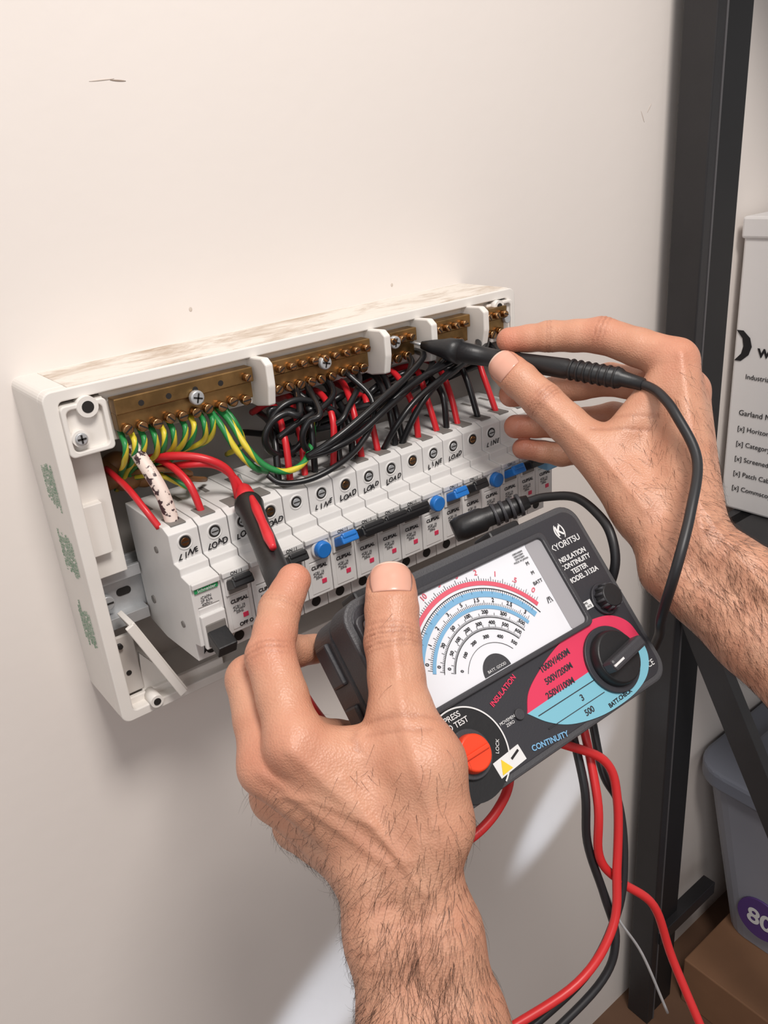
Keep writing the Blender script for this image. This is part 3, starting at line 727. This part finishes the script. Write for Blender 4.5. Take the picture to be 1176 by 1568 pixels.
def hairL(V,g):
    s_=np.array([.05,.33,.94]);al=(V-np.array(LW))@s_
    w_=1/(1+np.exp((al+2)/14.))+.09*(al<55);fac=np.clip(.25+(g@np.array([-.75,-.55,.2])),0.03,1)
    return w_*fac*(al>-140)
hand('hand_with_forearm',palmL,fL,redL,crL,riL,[((98.5,-238,133.5),(84,-256,116),(-.50,-.72,.50),21.0,18,.5)],(hairL,4200,(-.25,.1,-.8),(7,15)))

lat=np.array([.61,-.27,.74]);RW=(282,-285,98);G1=(287,-338,74);G2=(300,-423,20);G3=(312,-520,-45)
palmR=[]
for s_ in (1,-1):
    palmR+=[(off(G3,lat,17*s_),off(G2,lat,16*s_),30,26),(off(G2,lat,16*s_),off(G1,lat,13*s_),26,20.5),(off(G1,lat,13*s_),off(RW,lat,12*s_),20.5,17.5)]
palmR+=[((290,-288,108),(339,-235,197),15.5,13),((296,-286,106),(348,-239,176),15.5,13.2),((292,-284,98),(353,-238,150),15.5,13),((286,-280,92),(352,-236,126),15,12.5),
 ((280,-280,95),(286,-252,118),17,17),((286,-252,118),(287,-212,149),17,14.5),((292,-240,130),(330,-232,165),15,14),((289,-222,146),(335,-236,190),11.5,12),((300,-262,125),(335,-238,170),15,14)]
fR=[[((339,-235,198),14),((327,-187,211),12),((310,-156,210),10.4),((294,-134,208),8.8)],
 [((348,-239,176),13.6),((348,-178,175),11.4),((323,-147,167),10),((300,-129,167),8.8)],
 [((353,-238,150),12.5),((358,-174,144),11),((330,-146,140),9.8),((304,-129,142),8.6)],
 [((352,-236,126),11.5),((356,-173,119),10),((330,-150,118),9),((307,-133,125),7.8)],
 [((287,-211,150),14.5),((281,-176,175),12.8),((278,-159,187),12.2),((277,-147,194),11.4)]]
TCr=np.array([-.69,-.66,.30])
redR=[((277,-146,194),14,.45),((281,-176,175),12,.35),((327,-187,211),14,.45),((294,-134,208),14,.6),((300,-129,167),14,.6),((304,-129,142),14,.6),((307,-133,125),12,.6),((339,-235,198),18,.4),((348,-239,176),14,.35)]
aR_=np.array([-6,35,25.])/43.4;crR=[]
for dlt,dp in ((-5.4,.45),(-3.0,.8),(-.8,.7),(1.4,.8),(4.2,.4)): crR.append((np.array([281,-176,175])+aR_*dlt,aR_,dp,.7,TCr,15))
aI=np.array([-29,79,12.])/85
for dlt,dp in ((-4,.4),(-1,.7),(2,.6)): crR.append((np.array([327,-187,211])+aI*dlt,aI,dp,.7,(-.3,-.4,.8),15))
for c_,aa in (((310,-156,210),(-.6,.75,0)),((323,-147,167),(-.7,.6,-.2)),((330,-146,140),(-.8,.6,0))):
    for dlt in (-1,1.2): crR.append((np.array(c_)+np.array(aa)*dlt,aa,.45,.6,None,13))
for q in range(3): crR.append(((288+q,-292-7*q,103-4*q),(-.1,.85,.45),.3,1.3,(-.7,-.3,.6),34))
crR.append(((297,-226,160),(.4,.3,.8),.6,1.2,TCr,20));crR.append(((303,-229,168),(.4,.3,.8),.4,1.1,TCr,18))
riR=[([(290,-286,112),(315,-262,160),(339,-235,197)],1.4,3.4,(-.6,-.6,.5)),([(286,-250,120),(287,-212,150),(281,-176,175)],1.0,3.2,TCr),([(296,-290,115),(312,-262,142),(322,-248,175)],.6,2.0,(-.6,-.6,.5)),([(288,-330,85),(296,-292,112),(305,-270,120),(318,-252,150)],.7,2.0,(-.6,-.6,.5))]
def hairR(V,g):
    s_=np.array([-.09,.91,.41]);al=(V-np.array(RW))@s_
    w_=1/(1+np.exp((al-2)/14.))+.12*(al<70);fac=np.clip(.3+(g@np.array([-.6,-.4,.6])),.03,1)
    return w_*fac*(al>-120)
hand('hand_with_forearm.001',palmR,fR,redR,crR,riR,[((277,-147,194),(281,-176,175),(-.72,-.62,.25),20,17.5,.3)],(hairR,3400,(.2,-.35,-.7),(6,13)))

# ------------------------------------------------------------------ shelving unit and stored goods
sh=empty('steel_shelving_unit')
b=MB()
b.box((.646,-.056,-.93),(.660,-.020,1.2),M_post,.0015);b.box((.660,-.0565,-.93),(.6625,-.050,1.2),M_poste,.0004)
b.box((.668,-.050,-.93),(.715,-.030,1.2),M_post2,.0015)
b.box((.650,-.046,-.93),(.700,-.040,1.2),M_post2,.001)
b.box((1.35,-.056,-.93),(1.39,-.020,1.2),M_post,.0015)
for x in (.646,1.35):
    b.box((x,-.54,-.93),(x+.04,-.51,-.60),M_post,.0015)
T=Matrix.Translation((.662,-.035,-.135))@Matrix.Rotation(math.atan2(148,265)*-1,4,'X')
b.box((-.008,-.017,-.80),(.008,.017,.02),M_post,.001,T)
b.box((.66,-.060,-.765),(.800,-.040,-.742),M_post,.001)
b.box((.655,-.50,-.135),(1.38,-.03,-.118),M_post,.001);b.box((.655,-.50,.60),(1.38,-.03,.62),M_post,.001)
b.box((.655,-.056,-.16),(1.38,-.040,-.118),M_post,.001)
b.obj('frame',sh)
ct=empty('white_storage_carton')
b=MB();b.box((.800,-.42,-.1175),(1.12,-.012,.225),M_cart,.003);b.box((.797,-.423,.212),(1.123,-.010,.236),M_cart,.003)
b.prism([(-.004,.109),(-.012,.109),(-.021,.101),(-.024,.091),(-.021,.081),(-.012,.073),(-.004,.073),(-.012,.082),(-.014,.091),(-.012,.100)],.7990,.8005,M_ink,0,Matrix.Translation((0,-.010,0)))
b.obj('carton',ct)
RS=(math.radians(90),0,math.radians(-90))
text('carton_title',"work",.022,(.7992,-.042,.087),RS,M_ink,ct,.0003,al='LEFT')
text('carton_sub1',"Industrial, commercial",.0085,(.7992,-.030,.055),RS,M_ink,ct,al='LEFT')
text('carton_sub2',"Garland Network cabling",.0095,(.7992,-.026,.010),RS,M_ink,ct,al='LEFT')
for k,s_ in enumerate(("Horizontal","Category 6","Screened","Patch Cable","Commscope")):
    text('carton_item_%d'%k,"[x] "+s_,.0085,(.7992,-.026,-.010-.0195*k),RS,M_ink,ct,al='LEFT')
tb=empty('plastic_storage_tub')
b=MB()
t=bmesh.new()
lo=rrpts(1.02,-.235,.40,.34,.04);hi=rrpts(1.02,-.215,.44,.40,.045)
A=[t.verts.new((x,y,-.838)) for x,y in lo];B=[t.verts.new((x,y,-.555)) for x,y in hi]
t.faces.new(A[::-1]);t.faces.new(B)
for i in range(len(A)): t.faces.new((A[i],A[(i+1)%len(A)],B[(i+1)%len(A)],B[i]))
b._merge(t,M_tub,None,False)
b.rr(1.02,-.215,.46,.42,.05,-.560,-.530,M_tublid,.006);b.rr(1.02,-.215,.36,.32,.04,-.531,-.515,M_tublid,.006)
b.obj('tub',tb)
b=MB();b.cyl((.8095,-.13,-.77),(.8135,-.13,-.77),.036,M_purp,seg=40);b.obj('sticker',tb)
text('sticker_text',"80",.040,(.8085,-.13,-.77),RS,M_wht,tb,.001)
b=MB();b.box((.72,-.50,-.9299),(1.25,-.065,-.839),M_card,.002);b.obj('cardboard_box')

# ------------------------------------------------------------------ camera, light
cam=bpy.data.cameras.new('camera');co=bpy.data.objects.new('camera',cam);link(co)
psi,th,ro=[math.radians(a) for a in (36.17,23.5,5.08)]
F=Vector((math.cos(th)*math.sin(psi),math.cos(th)*math.cos(psi),-math.sin(th)))
R0=Vector((math.cos(psi),-math.sin(psi),0));U0=R0.cross(F)
Rr=math.cos(ro)*R0-math.sin(ro)*U0;Uu=math.sin(ro)*R0+math.cos(ro)*U0
Mx=Matrix((Rr,Uu,-F)).transposed().to_4x4();Mx.translation=Vector((-.1163,-.5316,.3325));co.matrix_world=Mx
cam.sensor_fit='VERTICAL';cam.sensor_height=36;cam.lens=1256.5/1568*36;cam.clip_start=.01
SC.camera=co
def area(name,loc,target,size,power,col):
    l=bpy.data.lights.new(name,'AREA');l.energy=power;l.size=size;l.color=col;l.shape='DISK'
    o=bpy.data.objects.new(name,l);o.location=loc;o.rotation_euler=(Vector(target)-Vector(loc)).to_track_quat('-Z','Y').to_euler();link(o);return o
area('ceiling_lamp',(.05,-.95,1.40),(.2,-.05,.25),.45,21,(1,.945,.895))
area('left_area_light',(-1.5,-1.9,1.0),(.2,-.1,.2),1.0,9,(.97,.98,1))  # broad, slightly cool area light from the front left; no window is built
def spot(name,loc,target,deg,power,col,blend=.9):
    l=bpy.data.lights.new(name,'SPOT');l.energy=power;l.spot_size=math.radians(deg);l.spot_blend=blend;l.color=col;l.shadow_soft_size=.01
    o=bpy.data.objects.new(name,l);o.location=loc;o.rotation_euler=(Vector(target)-Vector(loc)).to_track_quat('-Z','Y').to_euler();link(o)
spot('sun_glint_lamp',(-.10,-.30,-.88),(.505,0,-.43),7,36,(.74,.85,1))
spot('sun_glint_lamp.001',(-.5,-.35,-.85),(.150,0,-.47),10,40,(.74,.85,1))
wd=bpy.data.worlds.new('world');SC.world=wd;wd.use_nodes=True;bg=wd.node_tree.nodes['Background']
bg.inputs[0].default_value=(1,.97,.96,1);bg.inputs[1].default_value=.42
